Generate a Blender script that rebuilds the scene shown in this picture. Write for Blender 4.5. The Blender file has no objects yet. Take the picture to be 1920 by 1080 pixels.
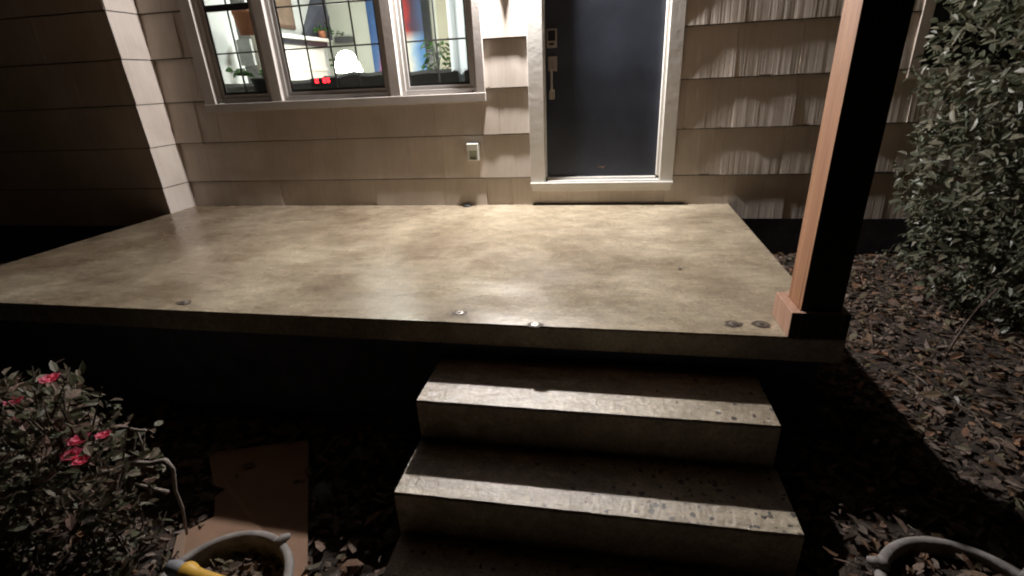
import bpy, bmesh, math, random
from mathutils import Vector, Matrix, noise
random.seed(7)
S = bpy.context.scene
COL = S.collection

# ------------------------------------------------------------------ camera
cam_d = bpy.data.cameras.new("camera")
cam = bpy.data.objects.new("camera", cam_d)
COL.objects.link(cam)
yaw, pitch, roll = 0.1941, -0.4013, -0.0493
fwd = Vector((-math.sin(yaw)*math.cos(pitch), math.cos(yaw)*math.cos(pitch), math.sin(pitch)))
rt = Vector((math.cos(yaw), math.sin(yaw), 0)); up = rt.cross(fwd)
r2 = math.cos(roll)*rt + math.sin(roll)*up; u2 = -math.sin(roll)*rt + math.cos(roll)*up
M = Matrix((r2, u2, -fwd)).transposed().to_4x4()
M.translation = Vector((0.927, -4.3113, 1.0441))
cam.matrix_world = M
cam_d.sensor_width = 36.0
cam_d.lens = 930.34/1920*36.0
cam_d.clip_start = 0.02; cam_d.clip_end = 500
S.camera = cam

# ------------------------------------------------------------------ world: night sky
W = bpy.data.worlds.new("World"); S.world = W; W.use_nodes = True
nt = W.node_tree; bg = nt.nodes["Background"]
sky = nt.nodes.new("ShaderNodeTexSky"); sky.sky_type = 'NISHITA'; sky.sun_disc = False
sky.sun_elevation = math.radians(-12.0); sky.sun_rotation = math.radians(200)
nt.links.new(sky.outputs[0], bg.inputs[0]); bg.inputs[1].default_value = 0.005

S.view_settings.view_transform = 'Standard'; S.view_settings.look = 'None'
S.view_settings.exposure = 0.0; S.view_settings.gamma = 1.0
S.cycles.use_denoising = True
S.cycles.pixel_filter_type = 'BLACKMAN_HARRIS'; S.cycles.filter_width = 2.0
S.cycles.max_bounces = 8; S.cycles.diffuse_bounces = 5
S.cycles.sample_clamp_indirect = 6.0
S.cycles.caustics_reflective = False

# ------------------------------------------------------------------ materials
def new_mat(name):
    m = bpy.data.materials.new(name); m.use_nodes = True
    return m, m.node_tree, m.node_tree.nodes["Principled BSDF"]
def N(t, kind, **kw):
    n = t.nodes.new(kind)
    for k, v in kw.items():
        if k in n.inputs: n.inputs[k].default_value = v
        else: setattr(n, k, v)
    return n
def ramp(t, stops, ip='LINEAR'):
    r = t.nodes.new("ShaderNodeValToRGB"); r.color_ramp.interpolation = ip; e = r.color_ramp.elements
    while len(e) > 1: e.remove(e[-1])
    e[0].position = stops[0][0]; e[0].color = stops[0][1]
    for p, c in stops[1:]:
        x = e.new(p); x.color = c
    return r
def c4(c): return (c[0], c[1], c[2], 1)
def sc(c, k): return (c[0]*k, c[1]*k, c[2]*k, 1)
def simple(name, col, rough=0.6, var=0.25, scale=6.0, bump=0.0, bscale=60.0, metallic=0.0, spec=None, stretch=(1, 1, 1), bdist=0.01):
    m, t, b = new_mat(name)
    tc = N(t, "ShaderNodeTexCoord"); mp = N(t, "ShaderNodeMapping"); mp.inputs['Scale'].default_value = stretch
    t.links.new(tc.outputs['Object'], mp.inputs[0])
    n = N(t, "ShaderNodeTexNoise", Scale=scale, Detail=6.0, Roughness=0.6); t.links.new(mp.outputs[0], n.inputs['Vector'])
    r = ramp(t, [(0.3, sc(col, 1-var)), (0.7, sc(col, 1+var))]); t.links.new(n.outputs[0], r.inputs[0])
    t.links.new(r.outputs[0], b.inputs['Base Color'])
    b.inputs['Roughness'].default_value = rough; b.inputs['Metallic'].default_value = metallic
    if spec is not None: b.inputs['Specular IOR Level'].default_value = spec
    if bump > 0:
        n2 = N(t, "ShaderNodeTexNoise", Scale=bscale, Detail=5.0); t.links.new(mp.outputs[0], n2.inputs['Vector'])
        bp = N(t, "ShaderNodeBump", Strength=bump, Distance=bdist); t.links.new(n2.outputs[0], bp.inputs['Height'])
        t.links.new(bp.outputs[0], b.inputs['Normal'])
    return m
def emit(name, col, s):
    m, t, b = new_mat(name)
    b.inputs['Base Color'].default_value = c4(col); b.inputs['Emission Color'].default_value = c4(col); b.inputs['Emission Strength'].default_value = s
    return m

def concrete_mat(name, steps=False):
    m, t, b = new_mat(name)
    g = N(t, "ShaderNodeNewGeometry")
    P = g.outputs['Position']
    mp = N(t, "ShaderNodeMapping"); mp.inputs['Scale'].default_value = (0.8, 1.35, 1.0); t.links.new(P, mp.inputs[0])
    big = N(t, "ShaderNodeTexNoise", Scale=2.3, Detail=7.0, Roughness=0.58, Distortion=0.25); t.links.new(mp.outputs[0], big.inputs['Vector'])
    r1 = ramp(t, [(0.20, (0.345, 0.292, 0.222, 1)), (0.80, (0.53, 0.468, 0.378, 1))] if not steps else [(0.20, (0.42, 0.365, 0.285, 1)), (0.80, (0.68, 0.61, 0.51, 1))])
    t.links.new(big.outputs[0], r1.inputs[0])
    sm = N(t, "ShaderNodeTexNoise", Scale=7.0, Detail=10.0, Roughness=0.68, Distortion=0.4); t.links.new(mp.outputs[0], sm.inputs['Vector'])
    r2_ = ramp(t, [(0.25, (0.64, 0.625, 0.60, 1)), (0.75, (1.28, 1.25, 1.21, 1))]); t.links.new(sm.outputs[0], r2_.inputs[0])
    mx = N(t, "ShaderNodeMix", data_type='RGBA', blend_type='MULTIPLY'); mx.inputs[0].default_value = 0.75
    t.links.new(r1.outputs[0], mx.inputs[6]); t.links.new(r2_.outputs[0], mx.inputs[7])
    col = mx.outputs[2]
    # wide brown stains, with the colour darker over the left third
    st = N(t, "ShaderNodeTexNoise", Scale=1.1, Detail=6.0, Roughness=0.6); t.links.new(P, st.inputs['Vector'])
    spp = N(t, "ShaderNodeSeparateXYZ"); t.links.new(P, spp.inputs[0])
    mrr = N(t, "ShaderNodeMapRange"); mrr.inputs['From Min'].default_value = -2.9; mrr.inputs['From Max'].default_value = -0.4; mrr.inputs['To Min'].default_value = -0.16; mrr.inputs['To Max'].default_value = 0.05
    t.links.new(spp.outputs[0], mrr.inputs[0])
    sa = N(t, "ShaderNodeMath", operation='ADD'); t.links.new(st.outputs[0], sa.inputs[0]); t.links.new(mrr.outputs[0], sa.inputs[1])
    rs = ramp(t, [(0.20, (0.40, 0.34, 0.31, 1)), (0.80, (1.05, 1.05, 1.05, 1))], 'EASE'); t.links.new(sa.outputs[0], rs.inputs[0])
    m2 = N(t, "ShaderNodeMix", data_type='RGBA', blend_type='MULTIPLY'); m2.inputs[0].default_value = 1.0
    t.links.new(col, m2.inputs[6]); t.links.new(rs.outputs[0], m2.inputs[7]); col = m2.outputs[2]
    # fine scuffs and pits
    f = N(t, "ShaderNodeTexNoise", Scale=38.0, Detail=6.0, Roughness=0.75); t.links.new(mp.outputs[0], f.inputs['Vector'])
    rf = ramp(t, [(0.33, (0.55, 0.52, 0.5, 1)), (0.42, (1, 1, 1, 1)), (0.66, (1, 1, 1, 1)), (0.75, (1.18, 1.15, 1.1, 1))]); t.links.new(f.outputs[0], rf.inputs[0])
    m3 = N(t, "ShaderNodeMix", data_type='RGBA', blend_type='MULTIPLY'); m3.inputs[0].default_value = 0.85 if steps else 0.80
    t.links.new(col, m3.inputs[6]); t.links.new(rf.outputs[0], m3.inputs[7]); col = m3.outputs[2]
    # fine grain and faint trowel streaks
    mq = N(t, "ShaderNodeMapping"); mq.inputs['Scale'].default_value = (5, 26, 5); mq.inputs['Rotation'].default_value = (0, 0, .25); t.links.new(P, mq.inputs[0])
    for (vec, scl, lo, hi) in ((P, 60.0, .64, 1.36), (mq.outputs[0], 1.0, .82, 1.18), (P, 17.0, .78, 1.22)):
        q = N(t, "ShaderNodeTexNoise", Scale=scl, Detail=6.0, Roughness=0.7); t.links.new(vec, q.inputs['Vector'])
        rq = ramp(t, [(0.28, (lo, lo, lo*.98, 1)), (0.72, (hi, hi, hi*.98, 1))]); t.links.new(q.outputs[0], rq.inputs[0])
        mm = N(t, "ShaderNodeMix", data_type='RGBA', blend_type='MULTIPLY'); mm.inputs[0].default_value = 1.0
        t.links.new(col, mm.inputs[6]); t.links.new(rq.outputs[0], mm.inputs[7]); col = mm.outputs[2]
    if steps:   # exposed dark pebbles, more of them to the right and on the lower tread
        sp = N(t, "ShaderNodeSeparateXYZ"); t.links.new(P, sp.inputs[0])
        v = N(t, "ShaderNodeTexVoronoi", Scale=40.0, Randomness=1.0)
        dm = N(t, "ShaderNodeTexNoise", Scale=60.0); t.links.new(P, dm.inputs['Vector'])
        ad = N(t, "ShaderNodeVectorMath", operation='MULTIPLY_ADD'); ad.inputs[1].default_value = (0.02, 0.02, 0.02)
        t.links.new(dm.outputs[1], ad.inputs[0]); t.links.new(P, ad.inputs[2]); t.links.new(ad.outputs[0], v.inputs['Vector'])
        # mask = x*0.5 - z*1.0 ...
        a1 = N(t, "ShaderNodeMath", operation='MULTIPLY'); a1.inputs[1].default_value = 0.40; t.links.new(sp.outputs[0], a1.inputs[0])
        a2 = N(t, "ShaderNodeMath", operation='MULTIPLY_ADD'); a2.inputs[1].default_value = -1.2; a2.inputs[2].default_value = -0.70
        t.links.new(sp.outputs[2], a2.inputs[0])
        a3 = N(t, "ShaderNodeMath", operation='ADD', use_clamp=True); t.links.new(a1.outputs[0], a3.inputs[0]); t.links.new(a2.outputs[0], a3.inputs[1])
        # per-cell random compared with mask and radius
        rr = N(t, "ShaderNodeMath", operation='MULTIPLY'); rr.inputs[1].default_value = 1.0
        sx = N(t, "ShaderNodeSeparateColor"); t.links.new(v.outputs['Color'], sx.inputs[0])
        lt = N(t, "ShaderNodeMath", operation='LESS_THAN'); t.links.new(sx.outputs[0], lt.inputs[0])
        mk = N(t, "ShaderNodeMath", operation='MULTIPLY'); mk.inputs[1].default_value = 1.5; t.links.new(a3.outputs[0], mk.inputs[0]); t.links.new(mk.outputs[0], lt.inputs[1])
        rd = N(t, "ShaderNodeMath", operation='MULTIPLY_ADD'); rd.inputs[1].default_value = 0.34; rd.inputs[2].default_value = 0.14; t.links.new(sx.outputs[1], rd.inputs[0])
        l2 = N(t, "ShaderNodeMath", operation='LESS_THAN'); t.links.new(v.outputs['Distance'], l2.inputs[0]); t.links.new(rd.outputs[0], l2.inputs[1])
        an0 = N(t, "ShaderNodeMath", operation='MULTIPLY'); t.links.new(lt.outputs[0], an0.inputs[0]); t.links.new(l2.outputs[0], an0.inputs[1])
        sn = N(t, "ShaderNodeSeparateXYZ"); t.links.new(g.outputs['True Normal'], sn.inputs[0])
        gtn = N(t, "ShaderNodeMath", operation='GREATER_THAN'); gtn.inputs[1].default_value = 0.8; t.links.new(sn.outputs[2], gtn.inputs[0])
        an = N(t, "ShaderNodeMath", operation='MULTIPLY'); t.links.new(an0.outputs[0], an.inputs[0]); t.links.new(gtn.outputs[0], an.inputs[1])
        m4 = N(t, "ShaderNodeMix", data_type='RGBA'); t.links.new(an.outputs[0], m4.inputs[0]); t.links.new(col, m4.inputs[6])
        rp = ramp(t, [(0.0, (0.075, 0.078, 0.085, 1)), (0.6, (0.11, 0.09, 0.075, 1)), (1.0, (0.16, 0.15, 0.14, 1))]); t.links.new(sx.outputs[2], rp.inputs[0])
        t.links.new(rp.outputs[0], m4.inputs[7]); col = m4.outputs[2]
    t.links.new(col, b.inputs['Base Color'])
    rg = N(t, "ShaderNodeMapRange"); rg.inputs['To Min'].default_value = 0.17 if not steps else 0.14; rg.inputs['To Max'].default_value = 0.42 if not steps else 0.34
    rg.inputs['From Min'].default_value = 0.3; rg.inputs['From Max'].default_value = 0.7
    t.links.new(big.outputs[0], rg.inputs[0]); t.links.new(rg.outputs[0], b.inputs['Roughness'])
    b.inputs['Specular IOR Level'].default_value = 0.5
    if steps: b.inputs['Coat Weight'].default_value = 0.6; b.inputs['Coat Roughness'].default_value = 0.13
    hb = N(t, "ShaderNodeTexNoise", Scale=34.0 if steps else 22.0, Detail=7.0, Roughness=0.65); t.links.new(P, hb.inputs['Vector'])
    bp = N(t, "ShaderNodeBump", Strength=0.9 if steps else 0.2, Distance=0.007 if steps else 0.008); t.links.new(hb.outputs[0], bp.inputs['Height'])
    t.links.new(bp.outputs[0], b.inputs['Normal'])
    if steps:
        b2 = N(t, "ShaderNodeBump", Strength=1.0, Distance=0.007); t.links.new(hb.outputs[0], b2.inputs['Height']); t.links.new(b2.outputs[0], b.inputs['Coat Normal'])
    return m

def leaf_mat(name, cols, rough=0.5, spec=0.4, tl=0.35):
    m, t, b = new_mat(name)
    g = N(t, "ShaderNodeNewGeometry")
    k = len(cols); stops = [(i/max(1, k-1), c4(c)) for i, c in enumerate(cols)]
    r = ramp(t, stops); t.links.new(g.outputs['Random Per Island'], r.inputs[0])
    n = N(t, "ShaderNodeTexNoise", Scale=70.0, Detail=3.0); t.links.new(g.outputs['Position'], n.inputs['Vector'])
    r2_ = ramp(t, [(0.3, (0.6, 0.6, 0.6, 1)), (0.7, (1.25, 1.25, 1.25, 1))]); t.links.new(n.outputs[0], r2_.inputs[0])
    mx = N(t, "ShaderNodeMix", data_type='RGBA', blend_type='MULTIPLY'); mx.inputs[0].default_value = 0.8
    t.links.new(r.outputs[0], mx.inputs[6]); t.links.new(r2_.outputs[0], mx.inputs[7]); t.links.new(mx.outputs[2], b.inputs['Base Color'])
    b.inputs['Roughness'].default_value = rough; b.inputs['Specular IOR Level'].default_value = spec
    tl_ = N(t, "ShaderNodeBsdfTranslucent"); ms = N(t, "ShaderNodeMixShader"); ms.inputs[0].default_value = tl
    t.links.new(mx.outputs[2], tl_.inputs[0]); t.links.new(b.outputs[0], ms.inputs[1]); t.links.new(tl_.outputs[0], ms.inputs[2]); t.links.new(ms.outputs[0], t.nodes["Material Output"].inputs[0])
    return m

def siding_mat(name, col):
    m, t, b = new_mat(name)
    g = N(t, "ShaderNodeNewGeometry"); P = g.outputs['Position']
    mp = N(t, "ShaderNodeMapping"); mp.inputs['Scale'].default_value = (45, 45, 1.2); t.links.new(P, mp.inputs[0])
    n = N(t, "ShaderNodeTexNoise", Scale=1.0, Detail=5.0, Roughness=0.6); t.links.new(mp.outputs[0], n.inputs['Vector'])
    r = ramp(t, [(0.3, sc(col, 0.94)), (0.7, sc(col, 1.05))]); t.links.new(n.outputs[0], r.inputs[0])
    ri = ramp(t, [(0, (0.92, 0.905, 0.89, 1)), (1, (1.05, 1.04, 1.02, 1))]); t.links.new(g.outputs['Random Per Island'], ri.inputs[0])
    mx = N(t, "ShaderNodeMix", data_type='RGBA', blend_type='MULTIPLY'); mx.inputs[0].default_value = 1.0
    t.links.new(r.outputs[0], mx.inputs[6]); t.links.new(ri.outputs[0], mx.inputs[7])
    n3 = N(t, "ShaderNodeTexNoise", Scale=2.2, Detail=5.0); t.links.new(P, n3.inputs['Vector'])
    r3 = ramp(t, [(0.35, (0.86, 0.83, 0.79, 1)), (0.6, (1.03, 1.02, 1.0, 1))]); t.links.new(n3.outputs[0], r3.inputs[0])
    m2 = N(t, "ShaderNodeMix", data_type='RGBA', blend_type='MULTIPLY'); m2.inputs[0].default_value = 1.0
    t.links.new(mx.outputs[2], m2.inputs[6]); t.links.new(r3.outputs[0], m2.inputs[7]); t.links.new(m2.outputs[2], b.inputs['Base Color'])
    b.inputs['Roughness'].default_value = 0.62; b.inputs['Specular IOR Level'].default_value = 0.3
    bp = N(t, "ShaderNodeBump", Strength=0.35, Distance=0.004); t.links.new(n.outputs[0], bp.inputs['Height']); t.links.new(bp.outputs[0], b.inputs['Normal'])
    return m

MAT = {}
MAT['slab'] = concrete_mat("stained_concrete"); MAT['tread'] = concrete_mat("worn_step_concrete", True)
MAT['siding'] = siding_mat("taupe_painted_shake", (0.57, 0.52, 0.475))
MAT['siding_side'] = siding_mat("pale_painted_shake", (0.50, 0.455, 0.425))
MAT['trim'] = simple("white_trim_paint", (0.70, 0.68, 0.64), 0.45, 0.06, 5, 0.35, 45, bdist=0.004)
MAT['lumpy'] = simple("thick_lumpy_trim_paint", (0.68, 0.66, 0.62), 0.45, 0.05, 6, 0.42, 15, bdist=0.004)
MAT['wtrim'] = simple("window_trim_paint", (0.50, 0.46, 0.43), 0.45, 0.08, 6, 0.3, 50, bdist=0.003)
MAT['sash'] = simple("grey_sash_paint", (0.42, 0.40, 0.38), 0.45, 0.08, 8, 0.2, 60, bdist=0.002)
MAT['muntin'] = simple("dark_grille_metal", (0.10, 0.10, 0.105), 0.45, 0.15)
MAT['black'] = simple("black_rubber", (0.012, 0.012, 0.013), 0.6, 0.3)
MAT['door'] = simple("navy_door_paint", (0.030, 0.036, 0.050), 0.38, 0.35, 2.2, 0.12, 9, bdist=0.004)
MAT['nickel'] = simple("satin_nickel", (0.30, 0.262, 0.235), 0.7, 0.1, 40, metallic=0.1, spec=0.2)
MAT['darkplastic'] = simple("dark_plastic", (0.02, 0.021, 0.026), 0.25, 0.1)
MAT['found'] = simple("dark_block_foundation", (0.09, 0.10, 0.15), 0.85, 0.3, 9, 0.6, 40)
MAT['soffit'] = simple("soffit_paint", (0.07, 0.066, 0.064), 0.6, 0.05)
MAT['roof'] = simple("asphalt_shingle_roof", (0.05, 0.05, 0.052), 0.9, 0.3, 30, 0.5, 50)
MAT['plaster'] = simple("interior_cream_wall", (0.66, 0.68, 0.60), 0.8, 0.03)
MAT['plaster2'] = simple("interior_grey_wall", (0.48, 0.50, 0.50), 0.8, 0.03)
MAT['plaster3'] = simple("interior_beige_wall", (0.50, 0.48, 0.38), 0.8, 0.03)
MAT['ground'] = simple("dark_soil", (0.040, 0.029, 0.022), 0.95, 0.5, 14, 0.9, 30, bdist=0.03)
m, t, b = new_mat("lit_clear_bulb"); t.nodes.remove(b)
tr = N(t, "ShaderNodeBsdfTransparent"); em = N(t, "ShaderNodeEmission"); em.inputs[0].default_value = (1, .96, .91, 1); em.inputs[1].default_value = 4.0
ad = N(t, "ShaderNodeAddShader"); t.links.new(tr.outputs[0], ad.inputs[0]); t.links.new(em.outputs[0], ad.inputs[1]); t.links.new(ad.outputs[0], t.nodes["Material Output"].inputs[0]); MAT['bulb'] = m
m, t, b = new_mat("clear_pane")
for n_ in list(t.nodes):
    if n_.type == 'BSDF_PRINCIPLED': t.nodes.remove(n_)
tr = N(t, "ShaderNodeBsdfTransparent"); tr.inputs[0].default_value = (0.93, 0.96, 0.95, 1)
gl = N(t, "ShaderNodeBsdfGlossy"); gl.inputs['Roughness'].default_value = 0.02
fr = N(t, "ShaderNodeFresnel", IOR=1.45); mxs = N(t, "ShaderNodeMixShader")
t.links.new(fr.outputs[0], mxs.inputs[0]); t.links.new(tr.outputs[0], mxs.inputs[1]); t.links.new(gl.outputs[0], mxs.inputs[2])
t.links.new(mxs.outputs[0], t.nodes["Material Output"].inputs[0]); MAT['glass'] = m

# raw post wood: orange-brown with long grain
def wood_mat(name, a, bcol, dark):
    m, t, b = new_mat(name)
    g = N(t, "ShaderNodeNewGeometry"); mp = N(t, "ShaderNodeMapping"); mp.inputs['Scale'].default_value = (28, 28, 1.3); t.links.new(g.outputs['Position'], mp.inputs[0])
    n = N(t, "ShaderNodeTexNoise", Scale=1.0, Detail=7.0, Roughness=0.6, Distortion=1.2); t.links.new(mp.outputs[0], n.inputs['Vector'])
    r = ramp(t, [(0.28, c4(dark)), (0.42, c4(a)), (0.62, c4(bcol)), (0.8, c4(a))]); t.links.new(n.outputs[0], r.inputs[0]); t.links.new(r.outputs[0], b.inputs['Base Color'])
    b.inputs['Roughness'].default_value = 0.7
    bp = N(t, "ShaderNodeBump", Strength=0.4, Distance=0.004); t.links.new(n.outputs[0], bp.inputs['Height']); t.links.new(bp.outputs[0], b.inputs['Normal'])
    return m
MAT['post'] = wood_mat("raw_cedar_post", (0.31, 0.142, 0.066), (0.42, 0.215, 0.112), (0.11, 0.04, 0.018))
MAT['base'] = wood_mat("raw_cedar_base", (0.44, 0.25, 0.17), (0.52, 0.32, 0.23), (0.30, 0.15, 0.09))

# ------------------------------------------------------------------ mesh helpers
class MB:
    def __init__(s): s.v = []; s.f = []; s.m = []; s.cur = 0; s.smooth = False
    def quad(s, *p):
        i = len(s.v); s.v += [tuple(q) for q in p]; s.f.append(tuple(range(i, i+len(p)))); s.m.append(s.cur)
    def box(s, x0, x1, y0, y1, z0, z1):
        i = len(s.v)
        s.v += [(x0,y0,z0),(x1,y0,z0),(x1,y1,z0),(x0,y1,z0),(x0,y0,z1),(x1,y0,z1),(x1,y1,z1),(x0,y1,z1)]
        for f in ((0,3,2,1),(4,5,6,7),(0,1,5,4),(1,2,6,5),(2,3,7,6),(3,0,4,7)): s.f.append(tuple(i+k for k in f)); s.m.append(s.cur)
    def tube(s, pts, rad, n=8, closed=False, cap=True):
        pts = [Vector(p) for p in pts]; L = len(pts)
        rads = rad if isinstance(rad, (list, tuple)) else [rad]*L
        i0 = len(s.v); prev = None
        for k, p in enumerate(pts):
            if closed: d = pts[(k+1) % L]-pts[k-1]
            else: d = pts[min(k+1, L-1)]-pts[max(k-1, 0)]
            d.normalize()
            a = prev if prev is not None else (Vector((0,0,1)) if abs(d.z) < .9 else Vector((1,0,0)))
            a = (a-d*a.dot(d)).normalized(); prev = a; bb = d.cross(a)
            for j in range(n):
                th = 2*math.pi*j/n; s.v.append(tuple(p+rads[k]*(math.cos(th)*a+math.sin(th)*bb)))
        for k in range(L if closed else L-1):
            for j in range(n):
                A = i0+k*n+j; B = i0+k*n+(j+1) % n; C_ = i0+((k+1) % L)*n+(j+1) % n; D = i0+((k+1) % L)*n+j
                s.f.append((A, B, C_, D)); s.m.append(s.cur)
        if cap and not closed:
            s.f.append(tuple(i0+j for j in range(n))[::-1]); s.m.append(s.cur)
            s.f.append(tuple(i0+(L-1)*n+j for j in range(n))); s.m.append(s.cur)
    def lathe(s, prof, n=24, c=(0,0,0), jit=0):
        i0 = len(s.v)
        for (r, z) in prof:
            for j in range(n):
                th = 2*math.pi*j/n; s.v.append((c[0]+r*math.cos(th), c[1]+r*math.sin(th), c[2]+z))
        for k in range(len(prof)-1):
            for j in range(n):
                s.f.append((i0+k*n+j, i0+k*n+(j+1) % n, i0+(k+1)*n+(j+1) % n, i0+(k+1)*n+j)); s.m.append(s.cur)
    def leaf(s, p, d, nrm, L, w, fold=0.25, curl=0.15):
        p = Vector(p); d = d.normalized(); nrm = (nrm-d*nrm.dot(d)).normalized(); sd = d.cross(nrm)
        i = len(s.v)
        mid = p+d*L*0.5-nrm*L*curl*0.3; tip = p+d*L-nrm*L*curl
        q1 = p+d*L*0.28+sd*w*0.42+nrm*w*fold; q2 = p+d*L*0.66+sd*w*0.40+nrm*(w*fold-L*curl*.4)
        q3 = p+d*L*0.28-sd*w*0.42+nrm*w*fold; q4 = p+d*L*0.66-sd*w*0.40+nrm*(w*fold-L*curl*.4)
        s.v += [tuple(p), tuple(q1), tuple(q2), tuple(tip), tuple(q4), tuple(q3), tuple(mid)]
        for f in ((0,1,6),(1,2,6),(2,3,6),(3,4,6),(4,5,6),(5,0,6)): s.f.append(tuple(i+k for k in f)); s.m.append(s.cur)
    def build(s, name, mat, parent=None, bevel=0, smooth=False, origin=None):
        me = bpy.data.meshes.new(name)
        off = Vector(origin) if origin is not None else Vector((0,0,0))
        vs = [tuple(Vector(v)-off) for v in s.v] if origin is not None else s.v
        me.from_pydata(vs, [], s.f)
        for m_ in (mat if isinstance(mat, (list, tuple)) else [mat]): me.materials.append(m_)
        me.polygons.foreach_set('material_index', s.m)
        if smooth: me.polygons.foreach_set('use_smooth', [True]*len(s.f))
        me.update()
        o = bpy.data.objects.new(name, me); COL.objects.link(o)
        if parent is not None:
            o.parent = parent
            base = parent.matrix_basis.translation.copy(); pp = parent.parent
            while pp is not None: base += pp.matrix_basis.translation; pp = pp.parent
            o.location = off-base
        else: o.location = off
        if bevel:
            b_ = o.modifiers.new("bevel", 'BEVEL'); b_.width = bevel; b_.segments = 2; b_.limit_method = 'ANGLE'
        return o
def tag(o, label, cat, group=None, kind=None):
    if label: o['label'] = label
    if cat: o['category'] = cat
    if group: o['group'] = group
    if kind: o['kind'] = kind
    return o
def thing(name, label, cat, loc=(0,0,0), group=None):
    o = bpy.data.objects.new(name, None); COL.objects.link(o); o.location = loc; o.empty_display_size = 0.1
    return tag(o, label, cat, group)
def bx(name, mat, parent, *a, bevel=0):
    b = MB(); b.box(*a); return b.build(name, mat, parent, bevel)
def rnd(a, b): return random.uniform(a, b)
def rdir(zmin=-1.0):
    while True:
        v = Vector((rnd(-1,1), rnd(-1,1), rnd(-1,1)))
        if 0.05 < v.length < 1 and v.z/v.length >= zmin: return v.normalized()

# ------------------------------------------------------------------ ground
def sst(a, b, v):
    t_ = min(1, max(0, (v-a)/(b-a))); return t_*t_*(3-2*t_)
def gz(x, y):
    d = min(3.4, max(0.0, -y))
    left, mid, right = -0.44-0.084*d, -0.44-0.10*d, -0.44-0.013*d
    z = left+(mid-left)*sst(-.15, .20, x); z = z+(right-z)*sst(1.58, 1.78, x)
    if y < -3.4: z -= 0.04*(-3.4-y)
    return z+0.012*noise.noise(Vector((x*1.7, y*1.7, 0)))+0.016*noise.noise(Vector((x*.6, y*.6, 3)))
def build_ground():
    b = MB()
    def axis(a, c, f0, f1, st):
        o = [a]
        x = f0
        while x <= f1+1e-6: o.append(x); x += st
        for q in (f1+1, f1+3, f1+8, c):
            if q > o[-1]: o.append(q)
        return o
    xs = [-60, -30, -15, -9]+[-7+0.12*i for i in range(117)]+[8, 10, 16, 30, 60]
    ys = [-60, -30, -15, -9]+[-7+0.12*i for i in range(64)]+[1.2, 3, 8, 20, 60]
    n = len(ys)
    for x in xs:
        for y in ys: b.v.append((x, y, gz(x, y)))
    for i in range(len(xs)-1):
        for j in range(n-1):
            b.f.append((i*n+j, (i+1)*n+j, (i+1)*n+j+1, i*n+j+1)); b.m.append(0)
    tag(b.build("ground", MAT['ground'], smooth=True), "dark bare soil around the porch", None, kind="structure")
build_ground()

# ------------------------------------------------------------------ concrete porch
YF = -2.32
porch = thing("porch", "tan stained concrete porch slab with concrete steps at its front", "porch", (0, -1.2, -0.1))
def slab():
    # outline follows the slightly out-of-square pour; bevelled lip with small chips
    b = MB(); fl = (-3.235, -2.306); fr_ = (1.912, -2.336); br = (1.938, 0.0); bl = (-3.12, 0.0); bl2 = (-3.118, -0.34)
    n = 160; ch = [0.0015*noise.noise(Vector((i*.6, 0, 5)))+(0.005*max(0, noise.noise(Vector((i*.35, 7, 1)))-.35)) for i in range(n+1)]
    fx = [(fl[0]+(fr_[0]-fl[0])*i/n, fl[1]+(fr_[1]-fl[1])*i/n+ch[i]) for i in range(n+1)]
    top = [(x, y+0.006, 0) for x, y in fx]; lip = [(x, y, -0.007-abs(ch[i])) for i, (x, y) in enumerate(fx)]; bot = [(x, y, -0.11) for x, y in fx]
    i0 = len(b.v); b.v += top+[(br[0], br[1], 0), (bl[0], bl[1], 0), (bl2[0], bl2[1], 0)]
    b.f.append(tuple(range(i0, len(b.v)))); b.m.append(0)
    for i in range(n):
        b.quad(bot[i], bot[i+1], lip[i+1], lip[i]); b.quad(lip[i], lip[i+1], top[i+1], top[i])
    b.quad((*fr_, -.11), (*br, -.11), (*br, 0), top[-1]); b.quad((*bl2, -.11), (*fl, -.11), top[0], (*bl2, 0)); b.quad((*bl, -.11), (*bl2, -.11), (*bl2, 0), (*bl, 0))
    b.quad((*fl, -.11), (*bl2, -.11), (*br, -.11), (*fr_, -.11))
    return b.build("slab", MAT['slab'], porch)
slab()
bs = MB(); bs.box(-3.17, 1.86, -2.275, -0.002, -1.0, -0.112)
o = bs.build("base", MAT['found'], porch); o['label'] = "dark block base below the slab"
def step(x0, x1, yf, yb, z, zb, seed):
    b = MB(); n = 90
    front = []
    for i in range(n+1):
        x = x0+(x1-x0)*i/n
        c = 0.0022*noise.noise(Vector((x*14, seed, 0)))+0.006*max(0, noise.noise(Vector((x*22, seed, 4)))-.3)
        front.append((x, yf+c, abs(c)))
    for i in range(n):
        (xa, ya, ca), (xb, yb2, cb) = front[i], front[i+1]
        b.quad((xa, yf+.001, zb), (xb, yf+.001, zb), (xb, yb2, z-.008-cb), (xa, ya, z-.008-ca))
        b.quad((xa, ya, z-.008-ca), (xb, yb2, z-.008-cb), (xb, yb2+.007, z), (xa, ya+.007, z))
        b.quad((xa, ya+.007, z), (xb, yb2+.007, z), (xb, yb, z), (xa, yb, z))
    b.quad((x0, yb, zb), (x0, yf+.001, zb), (x0, front[0][1]+.007, z), (x0, yb, z)); b.quad((x1, yf+.001, zb), (x1, yb, zb), (x1, yb, z), (x1, front[-1][1]+.007, z))
    return b.build("step", MAT['tread'], porch)
step(0.166, 1.600, -2.67, -2.276, -0.20, -1.0, 1)
step(0.165, 1.612, -2.982, -2.672, -0.40, -1.0, 2)
step(0.172, 1.612, -3.31, -2.985, -0.60, -1.0, 3)

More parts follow.
